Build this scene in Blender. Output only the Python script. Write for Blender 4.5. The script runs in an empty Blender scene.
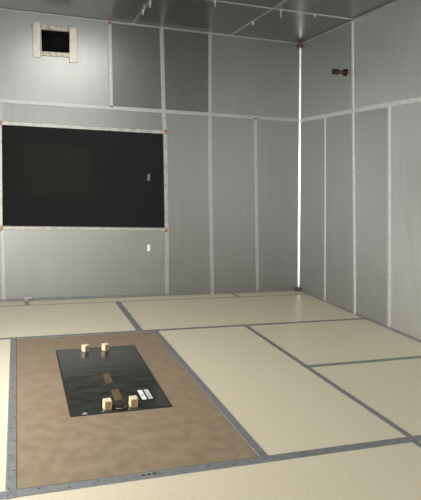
import bpy, bmesh, math, random
from mathutils import Vector, Matrix
random.seed(7)
C = bpy.context.scene.collection
SC = bpy.context.scene
H = 3.248                      # ceiling height; the far corner of the room is the origin
LX, FY = -4.75, -7.4           # left wall, front wall (behind the camera)

# ------------------------------------------------------------------ camera
cam = bpy.data.cameras.new('camera')
cam.sensor_fit = 'AUTO'; cam.sensor_width = 36.0
cam.lens = 38.302; cam.shift_x = 0.05545; cam.shift_y = -0.26351
cam.clip_start = 0.05
co = bpy.data.objects.new('camera', cam); C.objects.link(co)
co.location = (-3.5457, -6.2427, 1.4099)
co.rotation_mode = 'XYZ'
co.rotation_euler = (1.679555, -0.031392, -0.301636)
SC.camera = co

# ------------------------------------------------------------------ world, lights, exposure
w = bpy.data.worlds.new('World'); SC.world = w; w.use_nodes = True
w.node_tree.nodes['Background'].inputs[0].default_value = (0.95, 1.0, 0.98, 1)
w.node_tree.nodes['Background'].inputs[1].default_value = 0.25

def area(name, loc, target, sx, sy, power, col):
    l = bpy.data.lights.new(name, 'AREA'); l.shape = 'RECTANGLE'
    l.size = sx; l.size_y = sy; l.energy = power; l.color = col
    o = bpy.data.objects.new(name, l); C.objects.link(o)
    o.location = loc
    o.rotation_euler = (Vector(target) - Vector(loc)).to_track_quat('-Z', 'Y').to_euler()
    return o
area('ceiling_lamp', (-2.9, -1.95, H - .02), (-2.9, -1.95, 0), 1.2, .5, 27, (1.0, .97, .92))
area('beyond_fill_light', (-2.6, 1.0, 3.1), (-2.9, 1.5, 0),   .5, .5, 16, (1.0, .85, .75))  # added fill so the brown door shows through the pane; no lamp known there
# daylight through the doorway in the left wall, and through the doorway behind the camera
area('doorway_light', (LX + 0.03, -2.95, 1.15), (0, -2.95, 0.9), 2.0, 2.1, 110, (1.0, 0.975, 0.93))
area('entry_light', (-2.6, FY + 0.05, 1.5), (-2.2, 0, 1.0), 2.4, 2.4, 60, (1.0, 0.98, 0.94))

SC.view_settings.view_transform = 'Standard'
SC.view_settings.look = 'None'
SC.view_settings.gamma = 1.0
SC.view_settings.use_curve_mapping = False
SC.view_settings.exposure = 0.13

# ------------------------------------------------------------------ materials
def mat(name, col, rough=0.5, metal=0.0, spec=0.5):
    m = bpy.data.materials.new(name); m.use_nodes = True
    b = m.node_tree.nodes['Principled BSDF']
    b.inputs['Base Color'].default_value = (*col, 1); b.inputs['Roughness'].default_value = rough
    b.inputs['Metallic'].default_value = metal; b.inputs['Specular IOR Level'].default_value = spec
    return m
def noisy(name, c1, c2, scale=(1, 1, 1), nscale=5, detail=4, r1=0.4, r2=0.5, metal=0.0, spec=0.5, bump=0.0, bscale=3.0, bdist=0.02, lo=0.35, hi=0.65):
    """colour and roughness vary with one noise in object space, an optional second noise dents the surface"""
    m = mat(name, c1, r1, metal, spec); nt = m.node_tree; N = nt.nodes; Lk = nt.links
    b = N['Principled BSDF']
    tc = N.new('ShaderNodeTexCoord'); mp = N.new('ShaderNodeMapping'); mp.inputs['Scale'].default_value = scale
    Lk.new(tc.outputs['Object'], mp.inputs['Vector'])
    n = N.new('ShaderNodeTexNoise'); n.inputs['Scale'].default_value = nscale; n.inputs['Detail'].default_value = detail
    Lk.new(mp.outputs[0], n.inputs['Vector'])
    r = N.new('ShaderNodeValToRGB'); r.color_ramp.elements[0].position = lo; r.color_ramp.elements[1].position = hi
    r.color_ramp.elements[0].color = (*c1, 1); r.color_ramp.elements[1].color = (*c2, 1)
    Lk.new(n.outputs['Fac'], r.inputs[0]); Lk.new(r.outputs[0], b.inputs['Base Color'])
    mr = N.new('ShaderNodeMapRange'); mr.inputs[1].default_value = lo; mr.inputs[2].default_value = hi
    mr.inputs[3].default_value = r1; mr.inputs[4].default_value = r2
    Lk.new(n.outputs['Fac'], mr.inputs[0]); Lk.new(mr.outputs[0], b.inputs['Roughness'])
    if bump:
        n2 = N.new('ShaderNodeTexNoise'); n2.inputs['Scale'].default_value = bscale; n2.inputs['Detail'].default_value = 1
        Lk.new(tc.outputs['Object'], n2.inputs['Vector'])
        bp = N.new('ShaderNodeBump'); bp.inputs['Strength'].default_value = bump; bp.inputs['Distance'].default_value = bdist
        Lk.new(n2.outputs['Fac'], bp.inputs['Height']); Lk.new(bp.outputs[0], b.inputs['Normal'])
    return m
def sheet_mat(name, g, rough, bump=0.12):
    return noisy(name, (g * .96, g * .99, g * .975), (g * 1.02, g * 1.045, g * 1.03), (6, 6, 0.5), 3, 3, rough - .015, rough + .02, metal=1.0, bump=bump, bscale=1.6, bdist=0.03)
M = {}
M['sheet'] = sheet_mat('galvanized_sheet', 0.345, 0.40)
M['sheet_lit'] = sheet_mat('galvanized_sheet_lit', 0.40, 0.40)  # brighter reflection of the left sheets, put into the base colour
M['sheet_shaded'] = sheet_mat('galvanized_sheet_shaded', 0.21, 0.38)  # dark reflection in the upper middle sheets, painted as a darker tone
M['sheet_matte_lit'] = sheet_mat('galvanized_sheet_matte_lit', 0.50, 0.48)  # rougher; light on the right wall is put into the raised tone
M['sheet_less_lit'] = sheet_mat('galvanized_sheet_less_lit', 0.33, 0.38)  # sheet over the window catches less light, painted into its tone
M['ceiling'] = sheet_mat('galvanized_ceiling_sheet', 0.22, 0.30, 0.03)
M['strap'] = noisy('galvanized_strap', (.47, .49, .50), (.55, .57, .58), (1, 1, 1), 40, 3, .42, .52, metal=.9)
M['strap_light'] = noisy('galvanized_strap_light', (.64, .67, .68), (.74, .76, .77), (1, 1, 1), 40, 3, .5, .6, metal=.6)
M['corner'] = noisy('bright_corner_angle', (.62, .63, .62), (.80, .81, .80), (1, 1, 1), 20, 2, .28, .4, metal=1)
M['floor_strap'] = noisy('floor_strap_steel', (.235, .245, .25), (.29, .30, .305), (1, 1, 1), 30, 3, .45, .55, metal=.5)
M['seam'] = mat('dark_seam', (.22, .22, .19), .6)
M['vinyl'] = noisy('beige_vinyl', (.625, .575, .428), (.685, .63, .482), (1, 1, 1), 60, 4, .36, .44, spec=.45)
M['slab'] = mat('subfloor', (.2, .2, .19), .8)
M['board'] = noisy('brown_hardboard', (.225, .17, .112), (.28, .22, .15), (1, 1, 1), 13, 6, .5, .6, spec=.3)
M['black'] = noisy('black_laminate', (.026, .028, .025), (.05, .05, .044), (1, 2.5, 1), 7, 5, .13, .19, spec=.5)
M['black_edge'] = mat('black_edge', (.012, .012, .011), .5)
M['tape'] = noisy('brown_tape', (.10, .07, .035), (.15, .105, .055), (1, 1, 1), 25, 3, .35, .5)
M['white'] = mat('white_label', (.95, .95, .94), .5)
M['pale'] = mat('pale_label', (.58, .6, .64), .5)
M['ink'] = mat('dark_print', (.05, .05, .05), .6)
M['wood'] = noisy('pale_wood', (.68, .58, .37), (.80, .70, .47), (2, 2, 20), 12, 3, .5, .6)
M['endgrain'] = noisy('brown_end_grain', (.30, .185, .075), (.42, .275, .12), (1, 1, 1), 60, 3, .6, .7)
M['solder'] = noisy('solder_band', (.42, .42, .395), (.60, .60, .565), (1, 1, 1), 14, 3, .4, .5, metal=.8)
M['copper'] = noisy('copper_patch', (.36, .17, .09), (.55, .30, .18), (1, 1, 1), 40, 3, .4, .55, metal=.8)
M['bronze'] = noisy('dark_bronze', (.05, .032, .022), (.11, .07, .045), (1, 1, 1), 60, 3, .35, .5, metal=.8)
M['brass'] = mat('brass', (.55, .40, .22), .35, 1.0)
M['dark'] = mat('dark_cavity', (.012, .012, .015), .8, 0, .2)
M['beyond'] = mat('dark_room_paint', (.05, .052, .05), .9, 0, .1)
M['browndoor'] = mat('dark_brown_door', (.30, .19, .15), .8, 0, .2)
M['bolt'] = mat('zinc_bolt', (.75, .76, .74), .35, 1.0)
g = bpy.data.materials.new('screened_dark_glass'); g.use_nodes = True
nt = g.node_tree; nt.nodes.clear()
o_ = nt.nodes.new('ShaderNodeOutputMaterial'); mx = nt.nodes.new('ShaderNodeMixShader')
tr = nt.nodes.new('ShaderNodeBsdfTransparent'); tr.inputs[0].default_value = (.55, .57, .56, 1)
df = nt.nodes.new('ShaderNodeBsdfDiffuse'); df.inputs[0].default_value = (.032, .035, .034, 1)
mx.inputs[0].default_value = 0.55
nt.links.new(tr.outputs[0], mx.inputs[1]); nt.links.new(df.outputs[0], mx.inputs[2]); nt.links.new(mx.outputs[0], o_.inputs[0])
M['glass'] = g

# ------------------------------------------------------------------ mesh helpers
class MB:
    def __init__(s): s.bm = bmesh.new(); s.mats = []
    def mi(s, m):
        if m not in s.mats: s.mats.append(m)
        return s.mats.index(m)
    def hexa(s, b, t, m):
        """solid between two loops of points (same count)"""
        k = s.mi(m); n = len(b)
        vb = [s.bm.verts.new(p) for p in b]; vt = [s.bm.verts.new(p) for p in t]
        fs = [s.bm.faces.new(list(reversed(vb))), s.bm.faces.new(vt)]
        for i in range(n): fs.append(s.bm.faces.new([vb[i], vb[(i + 1) % n], vt[(i + 1) % n], vt[i]]))
        for f in fs: f.material_index = k
        return fs
    def box(s, a, b, m):
        (x0, y0, z0), (x1, y1, z1) = a, b
        return s.hexa([(x0, y0, z0), (x1, y0, z0), (x1, y1, z0), (x0, y1, z0)], [(x0, y0, z1), (x1, y0, z1), (x1, y1, z1), (x0, y1, z1)], m)
    def cyl(s, p, q, r, m, n=12, r2=None):
        p, q = Vector(p), Vector(q); d = (q - p).normalized()
        u = d.orthogonal().normalized(); v = d.cross(u); r2 = r if r2 is None else r2
        ring = lambda c, rr: [c + rr * (math.cos(2 * math.pi * i / n) * u + math.sin(2 * math.pi * i / n) * v) for i in range(n)]
        return s.hexa(ring(p, r), ring(q, r2), m)
    def strip(s, p, q, width, nrm, th, m, screws=0.0, wend=None, lift=0.0, head='screw'):
        """flat bar from p to q lying on a surface with normal nrm, with screw heads along it"""
        p, q, nrm = Vector(p), Vector(q), Vector(nrm); d = (q - p).normalized(); sd = d.cross(nrm).normalized()
        h0 = width / 2; h1 = (wend or width) / 2; p = p + nrm * lift; q = q + nrm * lift
        b = [p - sd * h0, p + sd * h0, q + sd * h1, q - sd * h1]
        e = min(0.004, th * .6)
        t = [p - sd * (h0 - e) + nrm * th, p + sd * (h0 - e) + nrm * th, q + sd * (h1 - e) + nrm * th, q - sd * (h1 - e) + nrm * th]
        s.hexa(b, t, m)
        if screws:
            L = (q - p).length; k = max(1, int(L / screws))
            for i in range(k):
                c = p + d * (L * (i + .5) / k) + nrm * (th - .0005) + sd * (width * .22 * (1 if i % 2 else -1))
                s.cyl(c, c + nrm * .004, .0065, M[head], 6, .004)
    def build(s, name, parent=None, bevel=0.0, smooth=False):
        bmesh.ops.recalc_face_normals(s.bm, faces=s.bm.faces)
        me = bpy.data.meshes.new(name); s.bm.to_mesh(me); s.bm.free()
        for m in s.mats: me.materials.append(m)
        if smooth:
            for p in me.polygons: p.use_smooth = True
        o = bpy.data.objects.new(name, me); C.objects.link(o)
        if parent: o.parent = parent
        if bevel:
            bv = o.modifiers.new('bevel', 'BEVEL'); bv.width = bevel; bv.segments = 2; bv.limit_method = 'ANGLE'
        return o
M['floor_screw'] = mat('floor_screw_head', (.15, .155, .155), .6, .3)
M['screw'] = mat('screw_head', (.36, .37, .36), .55, .6)
def tag(o, label, cat, group=None):
    o['label'] = label; o['category'] = cat; o['kind'] = 'thing'
    if group: o['group'] = group
    return o
def empty(name, loc):
    o = bpy.data.objects.new(name, None); C.objects.link(o); o.location = loc; o.empty_display_size = .1
    return o
def struct(o):
    o['kind'] = 'structure'; return o
def local(parent, *objs):
    """children were built in world coordinates: keep them there under an unrotated parent"""
    for o in objs:
        o.parent = parent; o.matrix_parent_inverse = Matrix.Translation(-Vector(parent.location))

# ------------------------------------------------------------------ setting: floor, walls, ceiling
YG, YS, YF, YR = -0.212, -1.357, -3.647, -2.497        # floor seams along the far wall
XC, XB, XD, XA, XE, XT = -1.350, -2.250, -3.482, -2.383, -0.925, -3.349
fl = MB()
fl.box((LX, FY, -.12), (0, 0, -.02), M['slab'])
G = .004
def tile(x0, x1, y0, y1): fl.box((x0 + G, y0 + G, -.02), (x1 - G, y1 - G, 0), M['vinyl'])
tile(LX, XT, YG, 0); tile(XT, XE, YG, 0); tile(XE, 0, YG, 0)
tile(LX, XA, YS, YG); tile(XA, 0, YS, YG)
tile(LX, XD, YF, YS); tile(XB, XC, YF, YS); tile(XC, 0, YR, YS); tile(XC, 0, YF, YR)
tile(LX, -1.36, FY, YF); tile(-1.36, 0, FY, YF)
struct(fl.build('floor'))

# leaning joint lines of the far wall as measured at (height, x)
V1 = [(0, -3.59), (1.97, -3.75), (H, -3.80)]
V2 = [(2.2, -2.52), (H, -2.588)]
V3 = [(0, -1.753), (.79, -1.784), (1.92, -1.848), (2.19, -1.876), (H, -1.942)]
V4 = [(0, -1.181), (1.747, -1.259), (2.2, -1.271), (H, -1.300)]
V5 = [(0, -0.578), (2.19, -0.649)]
def xat(V, z):
    for (z0, x0), (z1, x1) in zip(V, V[1:]):
        if z <= z1 + 1e-6 or (z1, x1) == V[-1]: return x0 + (x1 - x0) * (z - z0) / (z1 - z0)
        if z0 - 1e-6 <= z <= z1 + 1e-6: return x0 + (x1 - x0) * (z - z0) / (z1 - z0)
    return V[-1][1]
ZB = 2.195
WIN = [(-3.735, 1.915), (-1.872, 1.914), (-1.812, .793), (-3.652, .808)]     # TL TR BR BL
VNT = [(-3.375, 3.047), (-3.048, 3.054), (-3.042, 2.806), (-3.355, 2.792)]
wb = MB(); T = .03
def plate(pts, m, tilt=0.0, swing=0.0):
    """one sheet of the far wall: (x, z) outline, tilted or swung a few millimetres out of plane"""
    cx = sum(p[0] for p in pts) / len(pts); cz = sum(p[1] for p in pts) / len(pts)
    yf = lambda p: -0.001 + tilt * (p[1] - cz) + swing * (p[0] - cx)
    wb.hexa([(p[0], T, p[1]) for p in pts], [(p[0], yf(p), p[1]) for p in pts], m)
def quad(Va, Vb, z0, z1, m, **k):
    fa = (lambda z: Va) if not isinstance(Va, list) else (lambda z: xat(Va, z))
    fb = (lambda z: Vb) if not isinstance(Vb, list) else (lambda z: xat(Vb, z))
    plate([(fa(z0), z0), (fb(z0), z0), (fb(z1), z1), (fa(z1), z1)], m, **k)
# upper row, with the vent hole in the sheet on the left
b = M['sheet_lit']
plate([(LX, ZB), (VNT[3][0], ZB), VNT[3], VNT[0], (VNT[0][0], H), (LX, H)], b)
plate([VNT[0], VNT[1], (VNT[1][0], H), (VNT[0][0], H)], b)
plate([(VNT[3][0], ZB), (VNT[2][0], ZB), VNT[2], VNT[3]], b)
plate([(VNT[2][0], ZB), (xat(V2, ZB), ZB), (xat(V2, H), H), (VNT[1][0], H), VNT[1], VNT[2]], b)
quad(V2, V3, ZB, H, M['sheet_shaded']); quad(V3, V4, ZB, H, M['sheet_shaded']); quad(V4, 0.0, ZB, H, M['sheet'])
# lower row, around the window
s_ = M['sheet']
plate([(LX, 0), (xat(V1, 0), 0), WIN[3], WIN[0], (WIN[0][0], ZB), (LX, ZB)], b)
plate([WIN[0], WIN[1], (xat(V3, ZB), ZB), (WIN[0][0], ZB)], M['sheet_less_lit'])
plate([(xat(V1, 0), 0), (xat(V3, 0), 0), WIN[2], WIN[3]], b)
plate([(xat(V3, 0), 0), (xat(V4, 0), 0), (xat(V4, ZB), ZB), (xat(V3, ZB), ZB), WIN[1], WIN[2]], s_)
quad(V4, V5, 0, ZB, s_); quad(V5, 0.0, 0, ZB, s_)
struct(wb.build('wall_back'))

U1, U2, U3 = -0.604, -1.172, -1.755
wr = MB()
def rsheet(y0, y1, z0, z1, m): wr.box((.0, y0, z0), (.03, y1, z1), m)
M['sheet_satin_lit'] = sheet_mat('galvanized_sheet_satin_lit', 0.56, 0.42)  # right wall lit more toward the camera, stepped up in base colour
M['sheet_most_lit'] = sheet_mat('galvanized_sheet_most_lit', 0.72, 0.46)  # strongest step of the light painted into the right wall
for y0, y1, m in ((U2, 0, M['sheet_satin_lit']), (FY, U2, M['sheet_most_lit'])): rsheet(y0, y1, ZB, H, m)
for y0, y1, m in ((U1, 0, M['sheet_matte_lit']), (U2, U1, M['sheet_matte_lit']), (U3, U2, M['sheet_satin_lit']), (FY, U3, M['sheet_most_lit'])): rsheet(y0, y1, 0, ZB, m)
struct(wr.build('wall_right'))
wl = MB()
for a, c in (((LX - .03, FY, 0), (LX, -3.98, H)), ((LX - .03, -1.92, 0), (LX, 0, H)), ((LX - .03, -3.98, 2.25), (LX, -1.92, H))): wl.box(a, c, M['sheet'])
struct(wl.build('wall_left'))
wf = MB()
for a, c in (((LX, FY - .03, 0), (-3.85, FY, H)), ((-1.35, FY - .03, 0), (0, FY, H)), ((-3.85, FY - .03, 2.75), (-1.35, FY, H))): wf.box(a, c, M['sheet'])
struct(wf.build('wall_front'))
ce = MB(); ce.box((LX, FY, H), (0, 0, H + .03), M['ceiling']); struct(ce.build('ceiling'))

# ------------------------------------------------------------------ trim: joint straps
NT = [0]
def trim(mb):
    NT[0] += 1; return struct(mb.build('trim_%d' % NT[0]))
def strap(pts, width, nrm, m, th=.005, screws=.11, lift=0.0):
    mb = MB()
    for p, q in zip(pts, pts[1:]): mb.strip(p, q, width, nrm, th, m, screws, lift=lift, head='floor_screw' if m is M['floor_strap'] else 'screw')
    return trim(mb)
BN, RN, UP, DN = (0, -1, 0), (-1, 0, 0), (0, 0, 1), (0, 0, -1)
S = M['strap']
vp = lambda V: [(x, -.001, z) for z, x in V]
strap([(LX, -.001, ZB - .008), (0, -.001, ZB)], .05, BN, S)
strap([(0, 0, ZB), (0, FY, ZB)], .048, RN, M['strap_light'])
strap([(-3.59, -.001, .0), (-3.652, -.001, .76)], .05, BN, S)
st2 = strap(vp(V2), .048, BN, S, .005)
mb = MB(); mb.cyl((-2.583, -.006, H - .03), (-2.583, -.011, H - .03), .022, M['copper'], 9, .014); mb.build('copper_patch', st2)
strap(vp(V3[:2]), .05, BN, S)
strap(vp(V3[2:]), .055, BN, S, .007)
strap(vp(V4), .052, BN, S, .007)
strap(vp(V5), .042, BN, S)
strap([(0, U1, 0), (0, U1, ZB - .02)], .034, RN, M['strap_light'])
strap([(0, U2 - .015, 0), (0, U2 + .012, H)], .036, RN, M['strap_light'], .007)
strap([(0, U3 + .018, 0), (0, U3 - .016, ZB - .02)], .04, RN, M['strap_light'])
# ceiling joint strips, wall-to-ceiling angles, base strips
M['ceiling_strap'] = sheet_mat('galvanized_ceiling_strap', 0.46, 0.4)
strap([(-2.30, 0, H), (-2.30, FY, H)], .04, DN, M['ceiling_strap'])
strap([(-1.0, 0, H), (-1.0, FY, H)], .035, DN, M['ceiling_strap'])
strap([(LX, -1.165, H), (0, -1.165, H)], .035, DN, M['ceiling_strap'], .007)
strap([(LX, -.001, H - .014), (0, -.001, H - .014)], .028, BN, S, .008, 0)
strap([(0, 0, H - .016), (0, FY, H - .016)], .032, RN, S, .008, 0)
strap([(LX, -.001, .017), (0, -.001, .012)], .027, BN, M['floor_strap'], .006, .15)
strap([(0, 0, .012), (0, FY, .012)], .024, RN, M['floor_strap'], .006, .15)
# bright angle standing in the far corner
cn = MB(); a = .019
cn.hexa([(-a, 0, 0.02), (0, 0, 0.02), (0, -a, 0.02)], [(-a, 0, H - .02), (0, 0, H - .02), (0, -a, H - .02)], M['corner'])
trim(cn)
# floor straps
FS = M['floor_strap']
strap([(LX, YS, 0), (0, YS, 0)], .046, UP, FS, .003, .16)
front = strap([(LX, YF, 0), (0, YF, 0)], .056, UP, FS, .003, .13)
for x in (-2.885, -2.858, -2.832):
    mb = MB(); mb.cyl((x, YF + .004, .003), (x, YF + .004, .0036), .0095, M['ink'], 10); mb.build('screw_hole', front)
strap([(XC, YR, 0), (0, YR, 0)], .044, UP, FS, .003, .16)
strap([(XC, YS, 0), (XC, YF, 0)], .043, UP, FS, .0035, .16)
strap([(-1.365, YF, 0), (-1.365, FY, 0)], .043, UP, FS, .0035, .16)
strap([(XB, YS, 0), (XB, YF, 0)], .05, UP, FS, .0035, .14)
strap([(XD, YS, 0), (XD, YF - .03, 0)], .05, UP, FS, .0035, .14)
strap([(XA, YG, 0), (XA, YS, 0)], .062, UP, FS, .0035, .2)
strap([(LX, YG, 0), (0, YG, 0)], .02, UP, M['seam'], .0015, 0)
strap([(XE, 0, 0), (XE, YG, 0)], .04, UP, M['seam'], .0025, 0)

# ------------------------------------------------------------------ large window
win = struct(empty('window_1', (-2.77, 0, .80)))
P3 = [(x, z) for x, z in WIN]
gp = MB(); gp.hexa([(x, .022, z) for x, z in WIN], [(x, .014, z) for x, z in WIN], M['glass']); parts = [gp.build('pane')]
def wstrip(p, q, wd, off, m=None):
    mb = MB(); mb.strip((p[0], -.001, p[1]), (q[0], -.001, q[1]), wd, BN, .008, m or M['solder'], 0.09); return mb.build('frame_strip')
parts.append(wstrip((LX + .98, 1.938), (-1.83, 1.937), .046, 0))
parts.append(wstrip((-3.70, .787), (-1.80, .772), .04, 0))
parts.append(wstrip((-1.846, 1.96), (-1.787, .76), .05, 0))
parts.append(wstrip((-3.758, 1.96), (-3.672, .77), .046, 0))
for x, z in ((-1.845, 1.945), (-1.792, .765), (-3.758, 1.945), (-3.675, .78)):
    mb = MB(); mb.cyl((x, -.008, z), (x, -.013, z), .025, M['copper'], 9, .015); parts.append(mb.build('copper_patch'))
local(win, *parts)
# dim room on the other side of the pane
by = MB()
by.box((-5.2, 1.9, -.2), (-.6, 1.95, 3.2), M['beyond']); by.box((-5.25, .03, -.2), (-5.2, 1.95, 3.2), M['beyond'])
by.box((-.6, .03, -.2), (-.55, 1.95, 3.2), M['beyond']); by.box((-5.2, .03, -.25), (-.6, 1.95, -.2), M['beyond']); by.box((-5.2, .03, 3.2), (-.6, 1.95, 3.25), M['beyond'])
struct(by.build('wall_beyond'))
dr = MB(); dr.box((-3.46, 1.86, 1.03), (-2.49, 1.9, 1.80), M['browndoor'])
for x0, x1 in ((-3.43, -3.13), (-3.09, -2.99), (-2.95, -2.52)): dr.box((x0, 1.845, 1.06), (x1, 1.86, 1.77), M['browndoor'])
struct(dr.build('door_1'))


# ------------------------------------------------------------------ vent opening high on the far wall
vt = tag(empty('vent_opening', (-3.2, 0, 2.79)), 'small dark rectangular vent hole with pale soldered frame high above the window', 'vent')
bx = MB(); m = M['dark']
(xl, zt), (xr, zt2), (xr2, zb2), (xl2, zb) = VNT
bx.box((xl - .02, .30, zb - .03), (xr + .02, .32, zt + .03), m)
bx.box((xl - .03, .0, zb - .03), (xl - .001, .30, zt + .03), m); bx.box((xr + .005, .0, zb - .03), (xr + .03, .30, zt + .03), m)
bx.box((xl - .02, .0, zt + .008), (xr + .02, .30, zt + .03), m); bx.box((xl - .02, .0, zb - .03), (xr + .02, .30, zb - .002), m)
pv = [bx.build('duct')]
def vstrip(p, q, wd, m):
    mb = MB(); mb.strip((p[0], -.001, p[1]), (q[0], -.001, q[1]), wd, BN, .016 if wd > .07 else .011, m); return mb.build('frame_strip', bevel=.003)
M['solder_dull'] = noisy('solder_band_dull', (.30, .27, .23), (.66, .62, .55), (1, 1, 1), 22, 4, .4, .55, metal=.7)
pv.append(vstrip((-3.49, 3.078), (-2.96, 3.088), .062, M['solder_dull']))
pv.append(vstrip((-3.45, 2.765), (-2.95, 2.778), .058, M['solder_dull']))
M['solder_light'] = noisy('solder_band_light', (.52, .50, .45), (.72, .69, .63), (1, 1, 1), 14, 3, .4, .5, metal=.6)
pv.append(vstrip((-3.43, 3.13), (-3.405, 2.715), .088, M['solder_light']))
pv.append(vstrip((-3.012, 3.10), (-2.99, 2.69), .095, M['solder_light']))
local(vt, *pv)

# ------------------------------------------------------------------ brown board set in the floor
bd = MB(); bd.box((XD + .026, YF + .032, -.0195), (XB - .026, YS - .026, .0015), M['board'])
bo = tag(bd.build('hardboard_panel', bevel=.001), 'large brown hardboard floor panel framed by grey metal straps', 'floor panel')
bo['kind'] = 'thing'
st = MB(); M['stamp'] = mat('faint_stamp', (.215, .165, .11), .6)
for i in range(11):
    x = -2.955 + i * .019 + random.uniform(-.003, .003); h = random.uniform(.022, .04)
    st.box((x, -3.44 + i * .001, .0015), (x + random.uniform(.004, .009), -3.44 + h, .0016), M['stamp'])
so = st.build('stamp', bo); so['label'] = 'faint worn stamp'

# ------------------------------------------------------------------ black access plate on the board
Z0 = .0018; Z1 = .0055
pl = empty('cover_plate', (-2.85, -2.35, Z0))
tag(pl, 'glossy black rectangular cover plate lying on the brown board', 'cover plate')
mb = MB(); pts = [(-3.155, -2.949), (-2.548, -2.949), (-2.530, -1.755), (-3.155, -1.755)]
mb.hexa([(x, y, Z0) for x, y in pts], [(x, y, Z1) for x, y in pts], M['black'])
pp = [mb.build('panel', bevel=.0015)]
mb = MB()
for a, c in zip(pts, pts[1:] + pts[:1]): mb.strip((*a, Z0), (*c, Z0), .012, UP, .004, M['black_edge'])
pp.append(mb.build('rim'))
for q in ([(-2.880, -2.512), (-2.830, -2.500), (-2.834, -2.322), (-2.880, -2.345)], [(-2.871, -2.795), (-2.816, -2.790), (-2.818, -2.616), (-2.871, -2.630)]):
    mb = MB(); mb.hexa([(x, y, Z1) for x, y in q], [(x, y, Z1 + .0008) for x, y in q], M['tape']); o = mb.build('tape_patch'); o['label'] = 'faded brown tape patch'; pp.append(o)
mb = MB()
mb.box((-2.700, -2.818, Z1), (-2.672, -2.672, Z1 + .0008), M['white']); mb.box((-2.658, -2.816, Z1), (-2.630, -2.668, Z1 + .0008), M['pale'])
mb.box((-2.672, -2.816, Z1), (-2.658, -2.672, Z1 + .0004), M['ink'])
for y0, y1 in ((-2.742, -2.732), (-2.765, -2.757)): mb.box((-2.694, y0, Z1 + .0008), (-2.677, y1, Z1 + .0011), M['ink'])
for y0, y1 in ((-2.735, -2.728), (-2.772, -2.765), (-2.80, -2.794)): mb.box((-2.655, y0, Z1 + .0008), (-2.640, y1, Z1 + .0011), M['ink'])
o = mb.build('sticker'); o['label'] = 'white two-column printed sticker'; pp.append(o)
# finger pull between the two front blocks
mb = MB(); n = 14
ring = [(math.cos(math.pi * i / n) * .028, -math.sin(math.pi * i / n) * .02) for i in range(n + 1)]
cx, cy = -2.858, -2.912
for (x0, y0), (x1, y1) in zip(ring, ring[1:]): mb.cyl((cx + x0, cy + y0, Z1 + .006), (cx + x1, cy + y1, Z1 + .006), .005, M['brass_dull'] if 'brass_dull' in M else M.setdefault('brass_dull', mat('dull_brass', (.17, .13, .085), .45, .7)), 8)
mb.box((cx - .03, cy - .002, Z1), (cx + .03, cy + .012, Z1 + .012), M['black_edge'])
o = mb.build('finger_pull'); o['label'] = 'dull metal finger pull'; pp.append(o)
mb = MB(); mb.hexa([(-3.09, -2.945, Z1), (-3.06, -2.945, Z1), (-3.075, -2.915, Z1)], [(-3.088, -2.943, Z1 + .004), (-3.062, -2.943, Z1 + .004), (-3.076, -2.917, Z1 + .004)], M['strap'])
o = mb.build('scuffed_corner_chip'); o['label'] = 'silvery chip at the edge'; pp.append(o)
local(pl, *pp)

# ------------------------------------------------------------------ four wooden blocks standing on the plate
def block_meshes(sz, h):
    b = MB(); b.box((-sz / 2, -sz / 2, 0), (sz / 2, sz / 2, h), M['wood'])
    f = MB(); f.box((-sz / 2 + .007, -sz / 2 - .0015, .006), (sz / 2 - .007, -sz / 2 + .001, h - .007), M['endgrain'])
    return b, f
def block(loc, rz, label, sz=.047, h=.051):
    t = tag(empty('wooden_block', loc), label, 'wooden block', 'wooden blocks on the black plate')
    b, f = block_meshes(sz, h)
    b.build('body', t, bevel=.003); o = f.build('end_face', t); o['label'] = 'browner end grain face'
    t.rotation_euler = (0, 0, rz)
block((-2.936, -2.893, Z1), .06, 'small pale wooden block at the near edge of the black plate, away from the sticker')
block((-2.776, -2.893, Z1), .0, 'small wooden block at the near edge of the black plate, beside the white sticker')
block((-2.936, -1.822, Z1), .55, 'small wooden block at the far edge of the black plate, nearer to its left corner', .044, .05)
block((-2.778, -1.828, Z1), .50, 'small wooden block at the far edge of the black plate, nearer to its right corner', .044, .05)

# ------------------------------------------------------------------ pipe fitting on the right wall
pf = tag(empty('pipe_fitting', (0, -1.04, 2.66)), 'short dark brass pipe stub sticking out of the right wall near the ceiling', 'pipe fitting')
py, pz = -1.04, 2.652; q = []
mb = MB(); mb.cyl((-.001, py, pz), (-.003, py, pz), .066, M['rosy'] if 'rosy' in M else M.setdefault('rosy', noisy('rosy_solder_ring', (.62, .50, .43), (.80, .72, .66), (1, 1, 1), 30, 3, .4, .5, metal=.8)), 24, .050); q.append(mb.build('solder_ring'))
mb = MB(); mb.cyl((-.003, py, pz), (-.018, py, pz), .046, M['bronze'], 20, .044); mb.cyl((-.018, py, pz), (-.045, py, pz), .036, M['bronze'], 6); q.append(mb.build('flange_nut', bevel=.002))
mb = MB(); mb.cyl((-.045, py, pz), (-.115, py, pz), .022, M['verdigris'] if 'verdigris' in M else M.setdefault('verdigris', mat('tarnished_brass', (.10, .10, .075), .4, .8)), 20); q.append(mb.build('tube'))
mb = MB(); mb.cyl((-.11, py, pz), (-.172, py, pz), .031, M['bronze'], 20)
for i in range(4): mb.cyl((-.115 - i * .016, py, pz), (-.122 - i * .016, py, pz), .033, M['bronze'], 20)
q.append(mb.build('end_cap'))
local(pf, *q)

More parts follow.
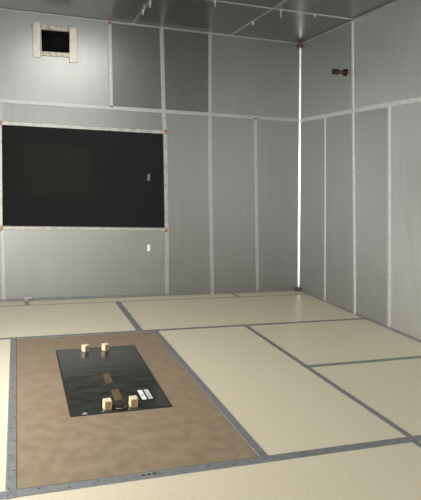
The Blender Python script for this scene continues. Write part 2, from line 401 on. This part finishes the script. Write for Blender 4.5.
# ------------------------------------------------------------------ studs hanging from the ceiling straps
def stud(x, y, L, label):
    t = tag(empty('ceiling_stud', (x, y, H - .005)), label, 'bolt', 'studs in the ceiling straps')
    mb = MB(); mb.cyl((0, 0, 0), (0, 0, -.014), .015, M['bolt'], 6); mb.build('nut', t)
    mb = MB(); mb.cyl((0, 0, -.014), (0, 0, -L), .0085, M['bolt'], 10, .007); mb.build('rod', t)
stud(-1.671, -1.165, .055, 'zinc stud hanging from the ceiling midway between two parallel ceiling straps')
stud(-.905, -1.165, .085, 'longer zinc stud hanging from the ceiling just beside the crossing of two ceiling straps')
stud(-.49, -1.165, .035, 'short zinc stud in the ceiling strap above the pipe stub, nearest the far corner')
stud(-.988, -.62, .035, 'short zinc stud in the ceiling strap that meets the far wall between window and corner')
stud(-2.30, -.55, .05, 'zinc stud in the ceiling strap above the window, nearest the far wall')
stud(-2.29, -.84, .05, 'zinc stud in the ceiling strap above the window, farther from the far wall')

# ------------------------------------------------------------------ corner caps, tags, clip
for nm, z0, z1, lab in (('corner_cap', H - .075, H - .02, 'dark brown cap at the top of the bright corner angle, under the ceiling'),
                        ('corner_cap', .004, .05, 'dark brown cap at the foot of the bright corner angle, on the floor')):
    mb = MB(); a = .062
    mb.hexa([(-a, -.009, z0), (-.009, -.009, z0), (-.009, -a, z0)], [(-a, -.009, z1), (-.009, -.009, z1), (-.009, -a, z1)], M['bronze'])
    tag(mb.build(nm, bevel=.003), lab, 'corner cap', 'brown caps on the corner angle')
mb = MB(); mb.box((-2.016, -.006, .520), (-1.982, -.0015, .595), M['white']); tag(mb.build('wall_tag'), 'tiny white upright tag on the metal wall just below the black window', 'tag')
mb = MB(); mb.box((-2.042, .009, 1.345), (-2.012, .0135, 1.425), M['grey'] if 'grey' in M else M.setdefault('grey', mat('grey_tag', (.16, .165, .17), .6))); tag(mb.build('window_tag'), 'tiny grey upright tag on the black window pane', 'tag')
mb = MB(); mb.box((-3.385, -.036, .028), (-3.30, -.0075, .052), M['strap']); mb.box((-3.375, -.20, 0.0), (-3.335, -.01, .006), M['floor_strap']); mb.box((-3.375, -.036, .004), (-3.34, -.0075, .03), M['strap'])
tag(mb.build('floor_clip'), 'small grey metal clip where the left end of the far wall meets the floor', 'clip')
